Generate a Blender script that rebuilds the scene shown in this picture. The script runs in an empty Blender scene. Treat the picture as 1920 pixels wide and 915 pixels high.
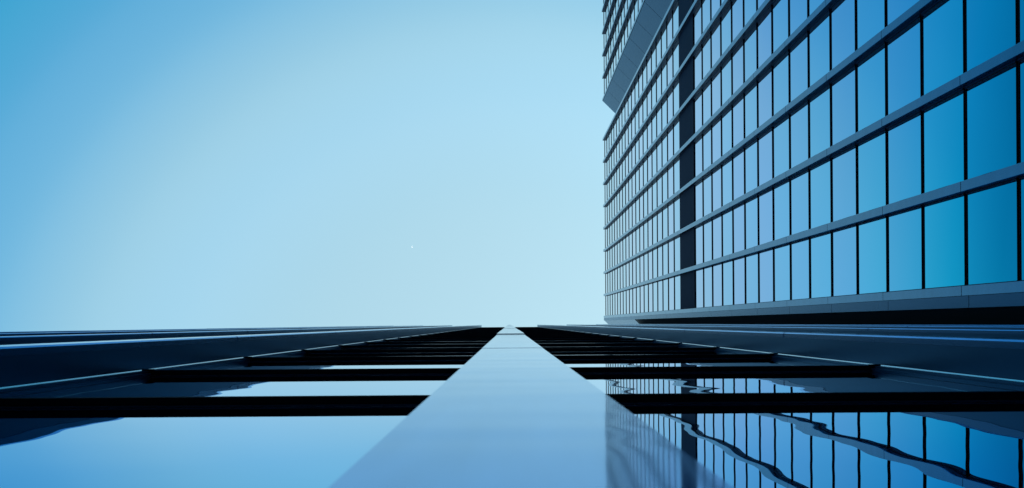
import bpy, bmesh, math, random
from mathutils import Vector
random.seed(7)
S = bpy.context.scene
COL = S.collection
R = math.radians

# ------------------------------------------------------------------ camera, sky, sun, exposure
# The photographer stands against a curtain wall and looks straight up; world +Z is the
# vanishing point of every vertical.  +X = picture right, +Y = picture down (the near facade).
FPX = 1400.0                                   # focal length in pixels of a 1920 px wide frame
cam = bpy.data.cameras.new('camera')
cam.sensor_width = 36.0
cam.lens = FPX / 1920 * 36
cam.shift_x = 5.0 / 1920
cam.shift_y = 149.5 / 1920
cam.clip_start = 0.02
cam.clip_end = 20000
cam.dof.use_dof = True
cam.dof.focus_distance = 70.0
cam.dof.aperture_fstop = 5.0
cam_o = bpy.data.objects.new('camera', cam)
COL.objects.link(cam_o)
cam_o.location = (0, 0, 0)
cam_o.rotation_euler = (math.pi, 0, 0.0067)
S.camera = cam_o

SUN_EL, SUN_AZ = R(32), R(72)                  # azimuth from +Y towards +X: behind both buildings
W = bpy.data.worlds.new('World')
S.world = W
W.use_nodes = True
nt = W.node_tree
nt.nodes.clear()
def wn(t, **k):
    n = nt.nodes.new(t)
    for a, v in k.items(): setattr(n, a, v)
    return n
w_out = wn('ShaderNodeOutputWorld')
w_bg = wn('ShaderNodeBackground')
sky = wn('ShaderNodeTexSky', sky_type='NISHITA')
sky.sun_disc = False
sky.sun_elevation = SUN_EL
sky.sun_rotation = SUN_AZ
sky.air_density = 1.0
sky.dust_density = 1.2
sky.ozone_density = 2.0
# clear pale zenith, deeper cyan blue lower down on the side away from the sun
tc = wn('ShaderNodeTexCoord')
dotn = wn('ShaderNodeVectorMath', operation='DOT_PRODUCT')
cdir = Vector((0.0, 0.15, 1.0)).normalized()
dotn.inputs[1].default_value = cdir
ramp = wn('ShaderNodeValToRGB')
ramp.color_ramp.interpolation = 'CARDINAL'
els = ramp.color_ramp.elements
SKY_STOPS = [(0.000, (0.032, 0.192, 0.256)), (0.500, (0.024, 0.256, 0.320)), (0.680, (0.056, 0.400, 0.392)), (0.722, (0.108, 0.451, 0.421)), (0.767, (0.224, 0.514, 0.463)), (0.813, (0.394, 0.623, 0.503)), (0.859, (0.665, 0.769, 0.537)), (0.905, (0.780, 0.847, 0.582)), (0.950, (0.842, 0.852, 0.558)), (0.996, (0.902, 0.868, 0.555))]
els[0].position, els[0].color = SKY_STOPS[0][0], (*SKY_STOPS[0][1], 1)
els[1].position, els[1].color = SKY_STOPS[-1][0], (*SKY_STOPS[-1][1], 1)
for p_, c_ in SKY_STOPS[1:-1]:
    e = els.new(p_); e.color = (*c_, 1)
mul = wn('ShaderNodeMix', data_type='RGBA', blend_type='MULTIPLY')
mul.inputs['Factor'].default_value = 1.0
nt.links.new(tc.outputs['Generated'], dotn.inputs[0])
nt.links.new(dotn.outputs['Value'], ramp.inputs['Fac'])
veil = wn('ShaderNodeMix', data_type='RGBA')             # thin even haze evens out the clear sky
veil.inputs['Factor'].default_value = 0.6
veil.inputs[7].default_value = (0.69, 1.117, 2.05, 1)
nt.links.new(sky.outputs['Color'], veil.inputs[6])
nt.links.new(veil.outputs[2], mul.inputs[6])
nt.links.new(ramp.outputs['Color'], mul.inputs[7])
nt.links.new(mul.outputs[2], w_bg.inputs['Color'])
w_bg.inputs['Strength'].default_value = 0.15
nt.links.new(w_bg.outputs['Background'], w_out.inputs['Surface'])

sun = bpy.data.lights.new('sun', 'SUN')
sun.energy = 3.0
sun.angle = R(0.53)
sun.color = (1.0, 0.95, 0.88)
sun_o = bpy.data.objects.new('sun', sun)
COL.objects.link(sun_o)
sd = Vector((math.sin(SUN_AZ) * math.cos(SUN_EL), math.cos(SUN_AZ) * math.cos(SUN_EL), math.sin(SUN_EL)))
sun_o.rotation_euler = sd.to_track_quat('Z', 'Y').to_euler()
sun_o.location = (0, 0, 300)

vs = S.view_settings
vs.view_transform = 'Standard'
vs.look = 'None'
vs.exposure = 2.322
vs.gamma = 1.0
vs.use_curve_mapping = False

# ------------------------------------------------------------------ materials
def mat(name, base, rough=0.4, metal=0.0, ior=1.5, spec_tint=None, bump=None, mottle=0.0, mscale=(1, 1, 1)):
    m = bpy.data.materials.new(name)
    m.use_nodes = True
    t = m.node_tree
    b = t.nodes['Principled BSDF']
    b.inputs['Base Color'].default_value = (*base, 1)
    b.inputs['Roughness'].default_value = rough
    b.inputs['Metallic'].default_value = metal
    b.inputs['IOR'].default_value = ior
    if spec_tint: b.inputs['Specular Tint'].default_value = (*spec_tint, 1)
    geo = t.nodes.new('ShaderNodeNewGeometry')
    prev = None
    for (sc, detail, dist) in (bump or []):
        mp = t.nodes.new('ShaderNodeMapping'); mp.inputs['Scale'].default_value = sc
        nz = t.nodes.new('ShaderNodeTexNoise'); nz.inputs['Scale'].default_value = 1.0
        nz.inputs['Detail'].default_value = detail
        bp = t.nodes.new('ShaderNodeBump'); bp.inputs['Strength'].default_value = 1.0
        bp.inputs['Distance'].default_value = dist
        t.links.new(geo.outputs['Position'], mp.inputs['Vector'])
        t.links.new(mp.outputs['Vector'], nz.inputs['Vector'])
        t.links.new(nz.outputs['Fac'], bp.inputs['Height'])
        if prev: t.links.new(prev.outputs['Normal'], bp.inputs['Normal'])
        prev = bp
    if prev: t.links.new(prev.outputs['Normal'], b.inputs['Normal'])
    if mottle:
        mp = t.nodes.new('ShaderNodeMapping'); mp.inputs['Scale'].default_value = mscale
        nz = t.nodes.new('ShaderNodeTexNoise'); nz.inputs['Scale'].default_value = 1.0
        nz.inputs['Detail'].default_value = 5.0
        mr = t.nodes.new('ShaderNodeMapRange')
        mr.inputs['To Min'].default_value = 1 - mottle; mr.inputs['To Max'].default_value = 1 + mottle
        mx = t.nodes.new('ShaderNodeMix'); mx.data_type = 'RGBA'; mx.blend_type = 'MULTIPLY'
        mx.inputs['Factor'].default_value = 1.0
        mx.inputs[6].default_value = (*base, 1)
        t.links.new(geo.outputs['Position'], mp.inputs['Vector'])
        t.links.new(mp.outputs['Vector'], nz.inputs['Vector'])
        t.links.new(nz.outputs['Fac'], mr.inputs['Value'])
        t.links.new(mr.outputs['Result'], mx.inputs[7])
        t.links.new(mx.outputs[2], b.inputs['Base Color'])
    return m

def coated_glass(name, curve, tint, bump):
    """solar-control glass: mirror-like, its tint strongest face-on and fading towards grazing angles"""
    m = mat(name, (0.2, 0.4, 0.6), 0.0, bump=bump)
    t = m.node_tree
    out = next(n for n in t.nodes if n.type == 'OUTPUT_MATERIAL')
    gl = t.nodes.new('ShaderNodeBsdfGlossy'); gl.inputs['Roughness'].default_value = 0.0
    lw = t.nodes.new('ShaderNodeLayerWeight'); lw.inputs['Blend'].default_value = 0.5
    cr = t.nodes.new('ShaderNodeValToRGB'); cr.color_ramp.interpolation = 'LINEAR'
    e = cr.color_ramp.elements
    def tc_(c, f=0.0):
        w = max(0.0, min(1.0, (0.95 - f) / 0.45))          # the tint washes out at grazing angles
        return (*[min(1.0, a * (1 + (b - 1) * w)) for a, b in zip(c, tint)], 1)
    e[0].position, e[0].color = curve[0][0], tc_(curve[0][1], curve[0][0])
    e[1].position, e[1].color = curve[-1][0], tc_(curve[-1][1], 1.0)
    for p, c in curve[1:-1]:
        k = e.new(p); k.color = tc_(c, p)
    bsdf = t.nodes['Principled BSDF']
    nl = bsdf.inputs['Normal'].links[0].from_socket
    t.links.new(nl, gl.inputs['Normal'])
    t.links.new(lw.outputs['Facing'], cr.inputs['Fac'])
    t.links.new(cr.outputs['Color'], gl.inputs['Color'])
    t.links.new(gl.outputs['BSDF'], out.inputs['Surface'])
    t.nodes.remove(bsdf)
    return m
RIP_A = [((0.10, 1.0, 2.3), 0.0, 0.0013), ((0.2, 1.0, 0.9), 0.0, 0.0008)]       # roller-wave distortion of toughened glass: along the height
RIP_B = [((1.0, 0.35, 0.8), 1.0, 0.0006)]
CURVE_B = [(0.30, (0.004, 0.26, 0.36)), (0.45, (0.006, 0.37, 0.52)), (0.49, (0.025, 0.51, 0.70)), (0.525, (0.11, 0.58, 0.79)), (0.57, (0.23, 0.61, 0.83)),
           (0.69, (0.46, 0.66, 0.86)), (0.83, (0.85, 0.88, 0.94)), (0.90, (0.97, 0.96, 0.93)), (1.0, (1.0, 0.99, 0.92))]
CURVE_A = [(0.30, (0.02, 0.34, 0.60)), (0.70, (0.14, 0.48, 0.70)), (0.79, (0.36, 0.65, 0.84)), (0.83, (0.44, 0.69, 0.88)), (0.90, (0.72, 0.83, 0.94)), (1.0, (1.0, 1.0, 1.0))]
GT = [(0.84, 1.0, 1.0), (1.06, 0.94, 0.98), (0.92, 0.96, 0.99)]
GLASS_A = [coated_glass('near_glass_%d' % i, CURVE_A, c, RIP_A) for i, c in enumerate([(1, 1, 1), (1.05, 1, 1), (0.97, 1, 1)])]
GLASS_B = [coated_glass('tower_glass_%d' % i, CURVE_B, c, RIP_B) for i, c in enumerate(GT)]
M_FRAME = mat('black_frame', (0.008, 0.010, 0.015), 0.6, ior=1.06)
M_WEB = mat('blue_panel', (0.024, 0.066, 0.112), 0.30, 0.55, ior=1.3, spec_tint=(0.5, 0.8, 1.0), mottle=0.22, mscale=(2, 2, 0.5))
M_WEBT = mat('shaded_panel', (0.026, 0.042, 0.072), 0.45, ior=1.25, mottle=0.15, mscale=(2, 2, 0.4))  # same fin panel, darkened for the tower: flank shade put into the colour
M_CAP = mat('grey_panel', (0.085, 0.20, 0.31), 0.10, 0.8, spec_tint=(0.90, 0.98, 1.0), bump=[((5.0, 5.0, 3.0), 1.0, 0.0009)], mottle=0.14, mscale=(0.8, 0.8, 2.2))
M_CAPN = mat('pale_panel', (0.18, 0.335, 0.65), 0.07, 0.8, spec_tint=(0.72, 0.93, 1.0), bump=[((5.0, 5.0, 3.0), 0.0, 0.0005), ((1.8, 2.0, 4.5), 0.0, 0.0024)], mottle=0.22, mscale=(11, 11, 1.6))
M_TRIM = mat('bright_trim', (0.62, 0.68, 0.70), 0.2, 0.9)
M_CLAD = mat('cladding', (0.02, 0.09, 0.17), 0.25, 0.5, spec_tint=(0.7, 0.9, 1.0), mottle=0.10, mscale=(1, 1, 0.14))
M_NAVY = mat('navy_panel', (0.013, 0.027, 0.055), 0.7, ior=1.15, mottle=0.15, mscale=(0.5, 0.5, 0.5))
M_DARK = mat('joint_and_shade_black', (0.006, 0.007, 0.009), 0.7)
M_CORE = mat('concrete_core', (0.05, 0.055, 0.06), 0.8)
M_ROOF = mat('roof_gravel', (0.16, 0.16, 0.16), 0.9, mottle=0.3, mscale=(6, 6, 6))
M_PAVE = mat('paving', (0.07, 0.07, 0.075), 0.85, mottle=0.3, mscale=(1.7, 1.7, 1))
M_WHITE = mat('white_paint', (0.85, 0.85, 0.85), 0.3)

# ------------------------------------------------------------------ mesh helpers
def link(o, parent=None):
    COL.objects.link(o)
    if parent: o.parent = parent
    return o
class MB:
    """collects boxes and prisms; build() links them as ONE mesh object"""
    def __init__(self): self.bm = bmesh.new()
    def prism(self, pts, z0, z1, mi=0):
        lo = [self.bm.verts.new((x, y, z0)) for x, y in pts]
        hi = [self.bm.verts.new((x, y, z1)) for x, y in pts]
        n = len(pts)
        fs = [self.bm.faces.new(lo[::-1]), self.bm.faces.new(hi)]
        for i in range(n):
            fs.append(self.bm.faces.new((lo[i], lo[(i + 1) % n], hi[(i + 1) % n], hi[i])))
        for f in fs: f.material_index = mi
    def box(self, x0, x1, y0, y1, z0, z1, mi=0):
        self.prism([(x0, y0), (x1, y0), (x1, y1), (x0, y1)], z0, z1, mi)
    def mesh(self, name, mats):
        bmesh.ops.recalc_face_normals(self.bm, faces=self.bm.faces)
        me = bpy.data.meshes.new(name)
        self.bm.to_mesh(me); self.bm.free()
        for m in (mats if isinstance(mats, (list, tuple)) else [mats]): me.materials.append(m)
        return me
    def build(self, name, mats, parent=None):
        return link(bpy.data.objects.new(name, self.mesh(name, mats)), parent)
def inst(name, me, loc, rz=0.0, parent=None):
    o = bpy.data.objects.new(name, me)
    o.location = loc; o.rotation_euler = (0, 0, rz)
    return link(o, parent)
def thing(name, label, cat, loc):
    o = bpy.data.objects.new(name, None)
    o.location = loc
    o['label'] = label; o['category'] = cat
    o.empty_display_size = 1
    return link(o)
def label(o, l, cat, group=None):
    o['label'] = l; o['category'] = cat
    if group: o['group'] = group
    return o

# ------------------------------------------------------------------ the facade system (both buildings share it)
GROUND = -1.62
PF = 3.6                                       # storey height
Z0 = 0.62 * PF                                 # first transom above the eye
PITCH = 4.887                                  # fin spacing
CAPW, CAPO, WEB = 0.222, 0.240, 0.234          # half widths of the cap's face, cap, web
D_CH, D_CAP = 0.018, 0.085                      # chamfer depth, cap depth
D_LIP, D_GL = 0.378, 0.455                     # frame lip and glass behind the cap's face
CLEAR = PITCH - 2 * WEB                        # clear width between two fin webs
JAMB = 0.07
TR = 0.06                                      # transom height
def zf(k): return Z0 + k * PF

# local axes of a facade: u along it, v = depth into the building, z up.  Meshes are made in (u, v).
def cap_profile(e=0.0):
    return [(-CAPW - e, -e), (CAPW + e, -e), (CAPO + e, D_CH - e), (CAPO + e, D_CAP), (-CAPO - e, D_CAP), (-CAPO - e, D_CH - e)]
JOINT = 1.53 * PF
RNG = random.Random(3)
def fin_meshes(ztop, tag, proud=None):
    m = MB()
    m.prism([(-WEB, D_CAP - 0.01), (WEB, D_CAP - 0.01), (WEB, D_GL + 0.06), (-WEB, D_GL + 0.06)], GROUND, ztop - 0.03)
    web = m.mesh('fin', M_WEB if tag == 'near' else M_WEBT)
    m = MB()
    cuts = [GROUND]
    z = JOINT - 2 * PF
    while z < ztop - 1:
        if z > GROUND + 0.5: cuts.append(z)
        z += 2 * PF
    cuts.append(ztop)
    for i in range(len(cuts) - 1):
        g = 0.02
        a = cuts[i] + (g if i else 0); b = cuts[i + 1] - (g if i < len(cuts) - 2 else 0)
        e = 0.012 if (proud is not None and a > proud) else 0.0
        if tag == 'near': e += RNG.uniform(-0.003, 0.003)          # panels never line up perfectly
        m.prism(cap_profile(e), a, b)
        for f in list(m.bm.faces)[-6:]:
            if all(abs(abs(v.co.x) - CAPO - e) < 1e-6 for v in f.verts): f.material_index = 1  # darker material on the cap flanks holds their shade in the colour
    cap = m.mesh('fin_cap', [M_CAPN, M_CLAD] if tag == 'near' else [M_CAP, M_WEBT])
    return web, cap
def pane_mesh(m_glass, h):
    m = MB()
    m.box(-CLEAR / 2 + 0.02, CLEAR / 2 - 0.02, D_GL, D_GL + 0.02, 0, h)
    return m.mesh('window', m_glass)
def frame_mesh(h, tag='tower'):
    m = MB(); frame_add(m, 0, 0, h)
    return m.mesh('window_frame', frame_mats(tag))
def frame_mats(tag): return [M_FRAME, M_WEB, M_TRIM] if tag == 'near' else [M_FRAME, M_WEBT, M_CLAD]
def frame_add(m, u, z, h):
    c = CLEAR / 2
    m.box(u - c, u + c, D_LIP, D_GL - 0.002, z, z + TR)
    m.box(u - c + JAMB + 0.04, u + c - JAMB - 0.04, D_GL - 0.014, D_GL - 0.002, z + h - 0.030, z + h - 0.006, 1)
    m.box(u - c - 0.0, u - c + 0.11, D_LIP - 0.012, D_LIP - 0.001, z - 0.025, z + TR + 0.02)
    m.box(u + c - 0.11, u + c, D_LIP - 0.012, D_LIP - 0.001, z - 0.025, z + TR + 0.02)
    for s in (-1, 1):
        a, b = sorted((u + s * c, u + s * (c - JAMB)))
        m.box(a, b, D_LIP + 0.004, D_GL - 0.002, z + TR + 0.003, z + h - 0.003, 1)
        w = u + s * c
        m.prism([(w, D_LIP - 0.009), (w, D_LIP + 0.003), (w - s * 0.011, D_LIP + 0.003)], z + TR + 0.003, z + h - 0.003, 2)
        a, b = sorted((u + s * (c - JAMB), u + s * (c - JAMB - 0.035)))
        m.box(a, b, D_LIP + 0.035, D_GL - 0.002, z + TR + 0.003, z + h - 0.003, 1)

def project(x, y, z):
    if z < 0.3: return None
    return (955 + FPX * x / z, 607 + FPX * y / z)
def shown_area(world_quad):
    pts = [project(*p) for p in world_quad]
    if any(p is None for p in pts): pts = [p or (5000, 5000) for p in pts]
    xs = [min(max(p[0], 0), 1920) for p in pts]; ys = [min(max(p[1], 0), 915) for p in pts]
    a = 0
    for i in range(len(pts)):
        j = (i + 1) % len(pts); a += xs[i] * ys[j] - xs[j] * ys[i]
    return abs(a) / 2

def facade(root, org, rz, fins, bays, nfl, ztop, glass, opaque=(), fin_labels=None, keep=None, proud_fin=None, tag='tower'):
    """org: world point of u=0, v=0; rz turns (u, v) into (x, y)"""
    c, s = math.cos(rz), math.sin(rz)
    def wp(u, v, z): return (org[0] + c * u - s * v, org[1] + s * u + c * v, z)
    loc = Vector(org) - root.location
    loc.z = 0 - root.location.z
    def place(name, me, u, z, parent=root):
        p = Vector(wp(u, 0, z)) - root.location
        return inst(name, me, p, rz, parent)
    web, cap = fin_meshes(ztop, tag)
    for u in fins:
        if proud_fin is not None and abs(u - proud_fin) < 1e-6:
            w_, c_ = fin_meshes(ztop, tag, 12.0)
        else: w_, c_ = web, cap
        f = place('fin', w_, u, 0)
        inst('fin_cap', c_, (0, 0, 0), 0, f)
    h0 = Z0 - GROUND
    panes = [pane_mesh(g, PF - 0.003) for g in glass]
    frame = frame_mesh(PF, tag)
    rank = []
    for bi, u in enumerate(bays):
        for k in range(nfl):
            if k in opaque: continue
            q = [wp(u - CLEAR / 2, D_GL, zf(k)), wp(u + CLEAR / 2, D_GL, zf(k)), wp(u + CLEAR / 2, D_GL, zf(k + 1)), wp(u - CLEAR / 2, D_GL, zf(k + 1))]
            a = shown_area(q)
            if keep and bi not in keep: a = 0
            rank.append((a, bi, k, u))
    rank.sort(reverse=True)
    own = set((b, k) for a, b, k, u in rank[:100] if a > 1.0)
    rest_p, rest_f = MB(), MB()
    tint = [0, 1, 2, 1]
    any_rest = False
    for a, bi, k, u in rank:
        ti = (k * 2 + (k // 5)) % 3
        ti = (1, 0)[k % 2] if k % 7 else 2
        if (bi, k) in own:
            w = place('window', panes[ti], u, zf(k))
            inst('window_frame', frame, (0, 0, 0), 0, w)
        else:
            any_rest = True
            rest_p.box(u - CLEAR / 2 + 0.02, u + CLEAR / 2 - 0.02, D_GL, D_GL + 0.02, zf(k), zf(k + 1) - 0.003, ti)
            frame_add(rest_f, u, zf(k), PF)
    for bi, u in enumerate(bays):              # the entrance storey below the first transom
        rest_p.box(u - CLEAR / 2 + 0.02, u + CLEAR / 2 - 0.02, D_GL, D_GL + 0.02, GROUND, Z0 - 0.003, 0)
    o = rest_p.build('window', glass, None); o.location = Vector(wp(0, 0, 0)) - root.location; o.rotation_euler = (0, 0, rz); o.parent = root; o['kind'] = 'stuff'
    f = rest_f.build('window_frame', frame_mats(tag), None); f.location = o.location; f.rotation_euler = (0, 0, rz); f.parent = root; f['kind'] = 'stuff'
    if opaque:
        m = MB()
        m.box(-CLEAR / 2, CLEAR / 2, D_GL - 0.07, D_GL + 0.02, 0, PF * len(opaque) - 0.06)
        for i in range(1, 4): pass
        me = m.mesh('plant_floor_panel', M_NAVY)
        m = MB()
        m.box(-CLEAR / 2, CLEAR / 2, D_LIP - 0.02, D_GL - 0.072, 0, 0.10)
        me2 = m.mesh('sill', M_FRAME)
        for u in bays:
            p = place('plant_floor_panel', me, u, zf(min(opaque)) + 0.03)
            inst('sill', me2, (0, 0, -0.03), 0, p)
    return wp

# ------------------------------------------------------------------ ground
g = MB(); g.box(-4000, 4000, -4000, 4000, GROUND - 0.5, GROUND)
go = g.build('ground', M_PAVE); go['kind'] = 'structure'

# ------------------------------------------------------------------ near building: the curtain wall the camera leans on
DELTA = 0.18                                   # eye to the face of the fin
NFA = 34
HA = zf(NFA)
HB = zf(45)
near = thing('office_building', 'dark glazed facade seen edge-on along the bottom, a pale fin rising from the camera', 'building', (0, DELTA + 0.5, GROUND))
U0 = 0.021
finsA = [U0 + n * PITCH for n in range(-4, 5)]
baysA = [U0 + (n + 0.5) * PITCH for n in range(-4, 4)]
facade(near, (0, DELTA, 0), 0.0, finsA, baysA, NFA, HA + 0.06, GLASS_A, keep={3, 4}, proud_fin=U0, tag='near')
def child(mb, name, mats, root):
    o = mb.build(name, mats); o.location = -root.location; o.parent = root
    return o
m = MB(); m.box(finsA[0] - 0.2, 22.9, DELTA + D_GL + 0.05, 40, GROUND, HA - 0.2)
child(m, 'wall', M_CORE, near)
m = MB(); m.box(finsA[0] - 0.15, 22.85, DELTA + D_GL + 0.08, 39.9, HA - 0.197, HA - 0.1)
child(m, 'roof', M_ROOF, near)
m = MB(); m.box(finsA[0] - WEB, finsA[-1] + WEB, DELTA + D_LIP, DELTA + D_GL + 0.045, HA + 0.002, HA + 0.09)
child(m, 'parapet', M_FRAME, near)
# blank dark bay closing the slot beside the tower
m = MB(); m.box(finsA[-1] + WEB + 0.003, 22.9, DELTA + D_GL, DELTA + D_GL + 0.04, GROUND, HA - 0.2)
child(m, 'blank_panel', M_DARK, near)

# ------------------------------------------------------------------ tower on the right
DF = 20.78
tower = thing('office_tower', 'tall blue glass tower filling the right side, pale grey fins between its rows of windows', 'building', (DF + 0.5, -20, GROUND))
yB = [-1.37] + [-6.16 - n * PITCH for n in range(0, 8)]
# u runs along -Y so that v (depth) runs along +X:  rz = -90 deg maps u->(0,-1), v->(1,0)
RZB = -math.pi / 2
finsB = [-y for y in yB]
baysB = [0.5 * (finsB[i] + finsB[i + 1]) for i in range(len(finsB) - 1)]
facade(tower, (DF, 0, 0), RZB, finsB, baysB, 45, HB + 0.06, GLASS_B, opaque=(23, 24))
m = MB()
m.prism([(DF + 0.5, -1.3), (DF + 0.5, -40.5), (DF + 4.6, -44.6), (70, -44.6), (70, 0.3), (22.9, 0.3), (22.5, -0.1)], GROUND, HA)
m.prism([(DF + 0.5, -1.3), (DF + 0.5, -40.5), (DF + 4.6, -44.6), (70, -44.6), (70, 5.1), (27.3, 5.1)], HA + 0.003, HB - 0.2)
child(m, 'wall', M_CORE, tower)
m = MB(); m.prism([(DF + 0.6, -1.4), (DF + 0.6, -40.4), (DF + 4.7, -44.5), (69.9, -44.5), (69.9, 5.0), (27.4, 5.0)], HB - 0.197, HB - 0.1)
child(m, 'roof', M_ROOF, tower)
def slab_run(mb, p, q, t, z0, z1, step=None, first=0.0, gap=0.02, mi=0):
    """wall slab from p to q in plan, thickness t to the left of p->q, cut into panels by height"""
    p, q = Vector(p), Vector(q)
    d = (q - p).normalized(); n = Vector((-d.y, d.x)) * t
    pts = [tuple(p), tuple(q), tuple(q + n), tuple(p + n)]
    if not step: mb.prism(pts, z0, z1, mi); return
    z = first
    cuts = [z0]
    while z < z1 - 0.6:
        if z > z0 + 0.6: cuts.append(z)
        z += step
    cuts.append(z1)
    for i in range(len(cuts) - 1):
        mb.prism(pts, cuts[i] + gap, cuts[i + 1] - gap, mi)
# panelled edge strip beside the corner fin, then the chamfered corner that runs into the slot
XS = DF + 0.13
m = MB(); slab_run(m, (XS, -0.585), (XS, -1.37 + WEB - 0.002), -0.10, GROUND, HB, 2 * PF, JOINT - 0.5)
child(m, 'edge_panel', M_CLAD, tower)
m = MB(); m.box(XS + 0.103, XS + 0.3, -1.12, -0.62, GROUND, HB - 0.02)
child(m, 'edge_backing', M_DARK, tower)
m = MB(); slab_run(m, (XS + 0.03, -0.55), (XS + 1.2, 0.62), -0.15, GROUND, HA)  # black colour paints in the shade of the narrow slot
child(m, 'slot_wall', M_DARK, tower)
m = MB(); slab_run(m, (XS + 0.01, -0.575), (XS + 5.6, 5.0), -0.12, HA + 0.01, HB, PF, HA)
child(m, 'chamfer_panel', M_CLAD, tower)
m = MB(); slab_run(m, (XS + 0.11, -0.665), (XS + 5.7, 4.91), -0.05, HA + 0.01, HB - 0.05)
child(m, 'chamfer_backing', M_DARK, tower)
m = MB(); slab_run(m, (DF + 4.5, -44.6), (DF + 0.25, -40.62), -0.15, GROUND, HB, PF * 2, JOINT)
child(m, 'notch_panel', M_CLAD, tower)
m = MB(); m.box(DF + D_LIP, DF + D_GL + 0.045, yB[-1] - WEB, yB[0] + WEB, HB + 0.002, HB + 0.09)
child(m, 'parapet', M_FRAME, tower)

# ------------------------------------------------------------------ second tower wing behind the notch, top of the picture
wing = thing('office_tower', 'second tower wing at the top edge, with a slanted plain corner panel', 'building', (DF + 0.5, -60, GROUND))
yC = [-49.1 - n * PITCH for n in range(0, 8)]
finsC = [-y for y in yC]
baysC = [0.5 * (finsC[i] + finsC[i + 1]) for i in range(len(finsC) - 1)]
facade(wing, (DF, 0, 0), RZB, finsC, baysC, 45, HB + 0.06, GLASS_B, opaque=(23, 24))
m = MB(); m.prism([(DF + 0.5, -49.2), (DF + 4.6, -45.0), (70, -45.0), (70, -84), (DF + 0.5, -84)], GROUND, HB - 0.2)
child(m, 'wall', M_CORE, wing)
m = MB(); m.prism([(DF + 0.6, -49.2), (DF + 4.7, -45.1), (69.9, -45.1), (69.9, -83.9), (DF + 0.6, -83.9)], HB - 0.197, HB - 0.1)
child(m, 'roof', M_ROOF, wing)
m = MB(); slab_run(m, (DF + 0.10, -48.80), (DF + 4.25, -44.65), -0.12, GROUND, HB, PF * 2, JOINT, gap=0.045)
child(m, 'notch_panel', M_CLAD, wing)
m = MB(); slab_run(m, (DF + 0.20, -48.87), (DF + 4.33, -44.74), -0.05, GROUND, HB - 0.05)
child(m, 'notch_backing', M_DARK, wing)
m = MB(); m.box(DF + D_LIP, DF + D_GL + 0.045, yC[-1] - WEB, yC[0] + WEB, HB + 0.002, HB + 0.09)
child(m, 'parapet', M_FRAME, wing)

tower['group'] = wing['group'] = 'wings of the glass tower'
# ------------------------------------------------------------------ the tiny white speck in the sky: a far aircraft
def aircraft():
    bm = bmesh.new()
    n = 12
    prof = [(-6.5, 0.05), (-5.5, 0.35), (-3, 0.7), (0, 0.85), (3, 0.85), (5, 0.65), (6.0, 0.3), (6.3, 0.05)]
    rings = [[bm.verts.new((x, r * math.cos(2 * math.pi * i / n), r * math.sin(2 * math.pi * i / n))) for i in range(n)] for x, r in prof]
    for a, b in zip(rings, rings[1:]):
        for i in range(n): bm.faces.new((a[i], a[(i + 1) % n], b[(i + 1) % n], b[i]))
    bm.faces.new(rings[0]); bm.faces.new(rings[-1][::-1])
    bmesh.ops.recalc_face_normals(bm, faces=bm.faces)
    me = bpy.data.meshes.new('fuselage'); bm.to_mesh(me); bm.free(); me.materials.append(M_WHITE)
    for p in me.polygons: p.use_smooth = True
    return me
HZ = 4200.0
ac = thing('aircraft', 'tiny bright white speck alone in the pale sky left of the tower', 'aircraft', ((773.5 - 955) / FPX * HZ, (461 - 606) / FPX * HZ, HZ))
from mathutils import Matrix
sh = Vector((math.sin(SUN_AZ), math.cos(SUN_AZ), 0))      # banking, its belly turned to the sun
up_ = Vector((0, 0, math.cos(R(55)))) - sh * math.sin(R(55))
hd = Vector((-sh.y, sh.x, 0))
sd_ = up_.cross(hd)
ac.rotation_euler = Matrix((hd, sd_, up_)).transposed().to_euler()
inst('fuselage', aircraft(), (0, 0, 0), 0, ac)
for s in (-1, 1):
    m = MB(); m.prism([(1.2, s * 0.7), (0.5, s * 6.0), (-0.4, s * 6.0), (-0.9, s * 0.7)], -0.35, -0.12); m.build('wing', M_WHITE, ac)
m = MB(); m.prism([(-5.2, -2.2), (-4.6, 0), (-5.2, 2.2), (-6.0, 2.2), (-6.0, -2.2)], 0.12, 0.25); m.build('tailplane', M_WHITE, ac)
m = MB(); m.box(-6.1, -5.0, -0.08, 0.08, 0.255, 1.7); m.build('tail_fin', M_WHITE, ac)
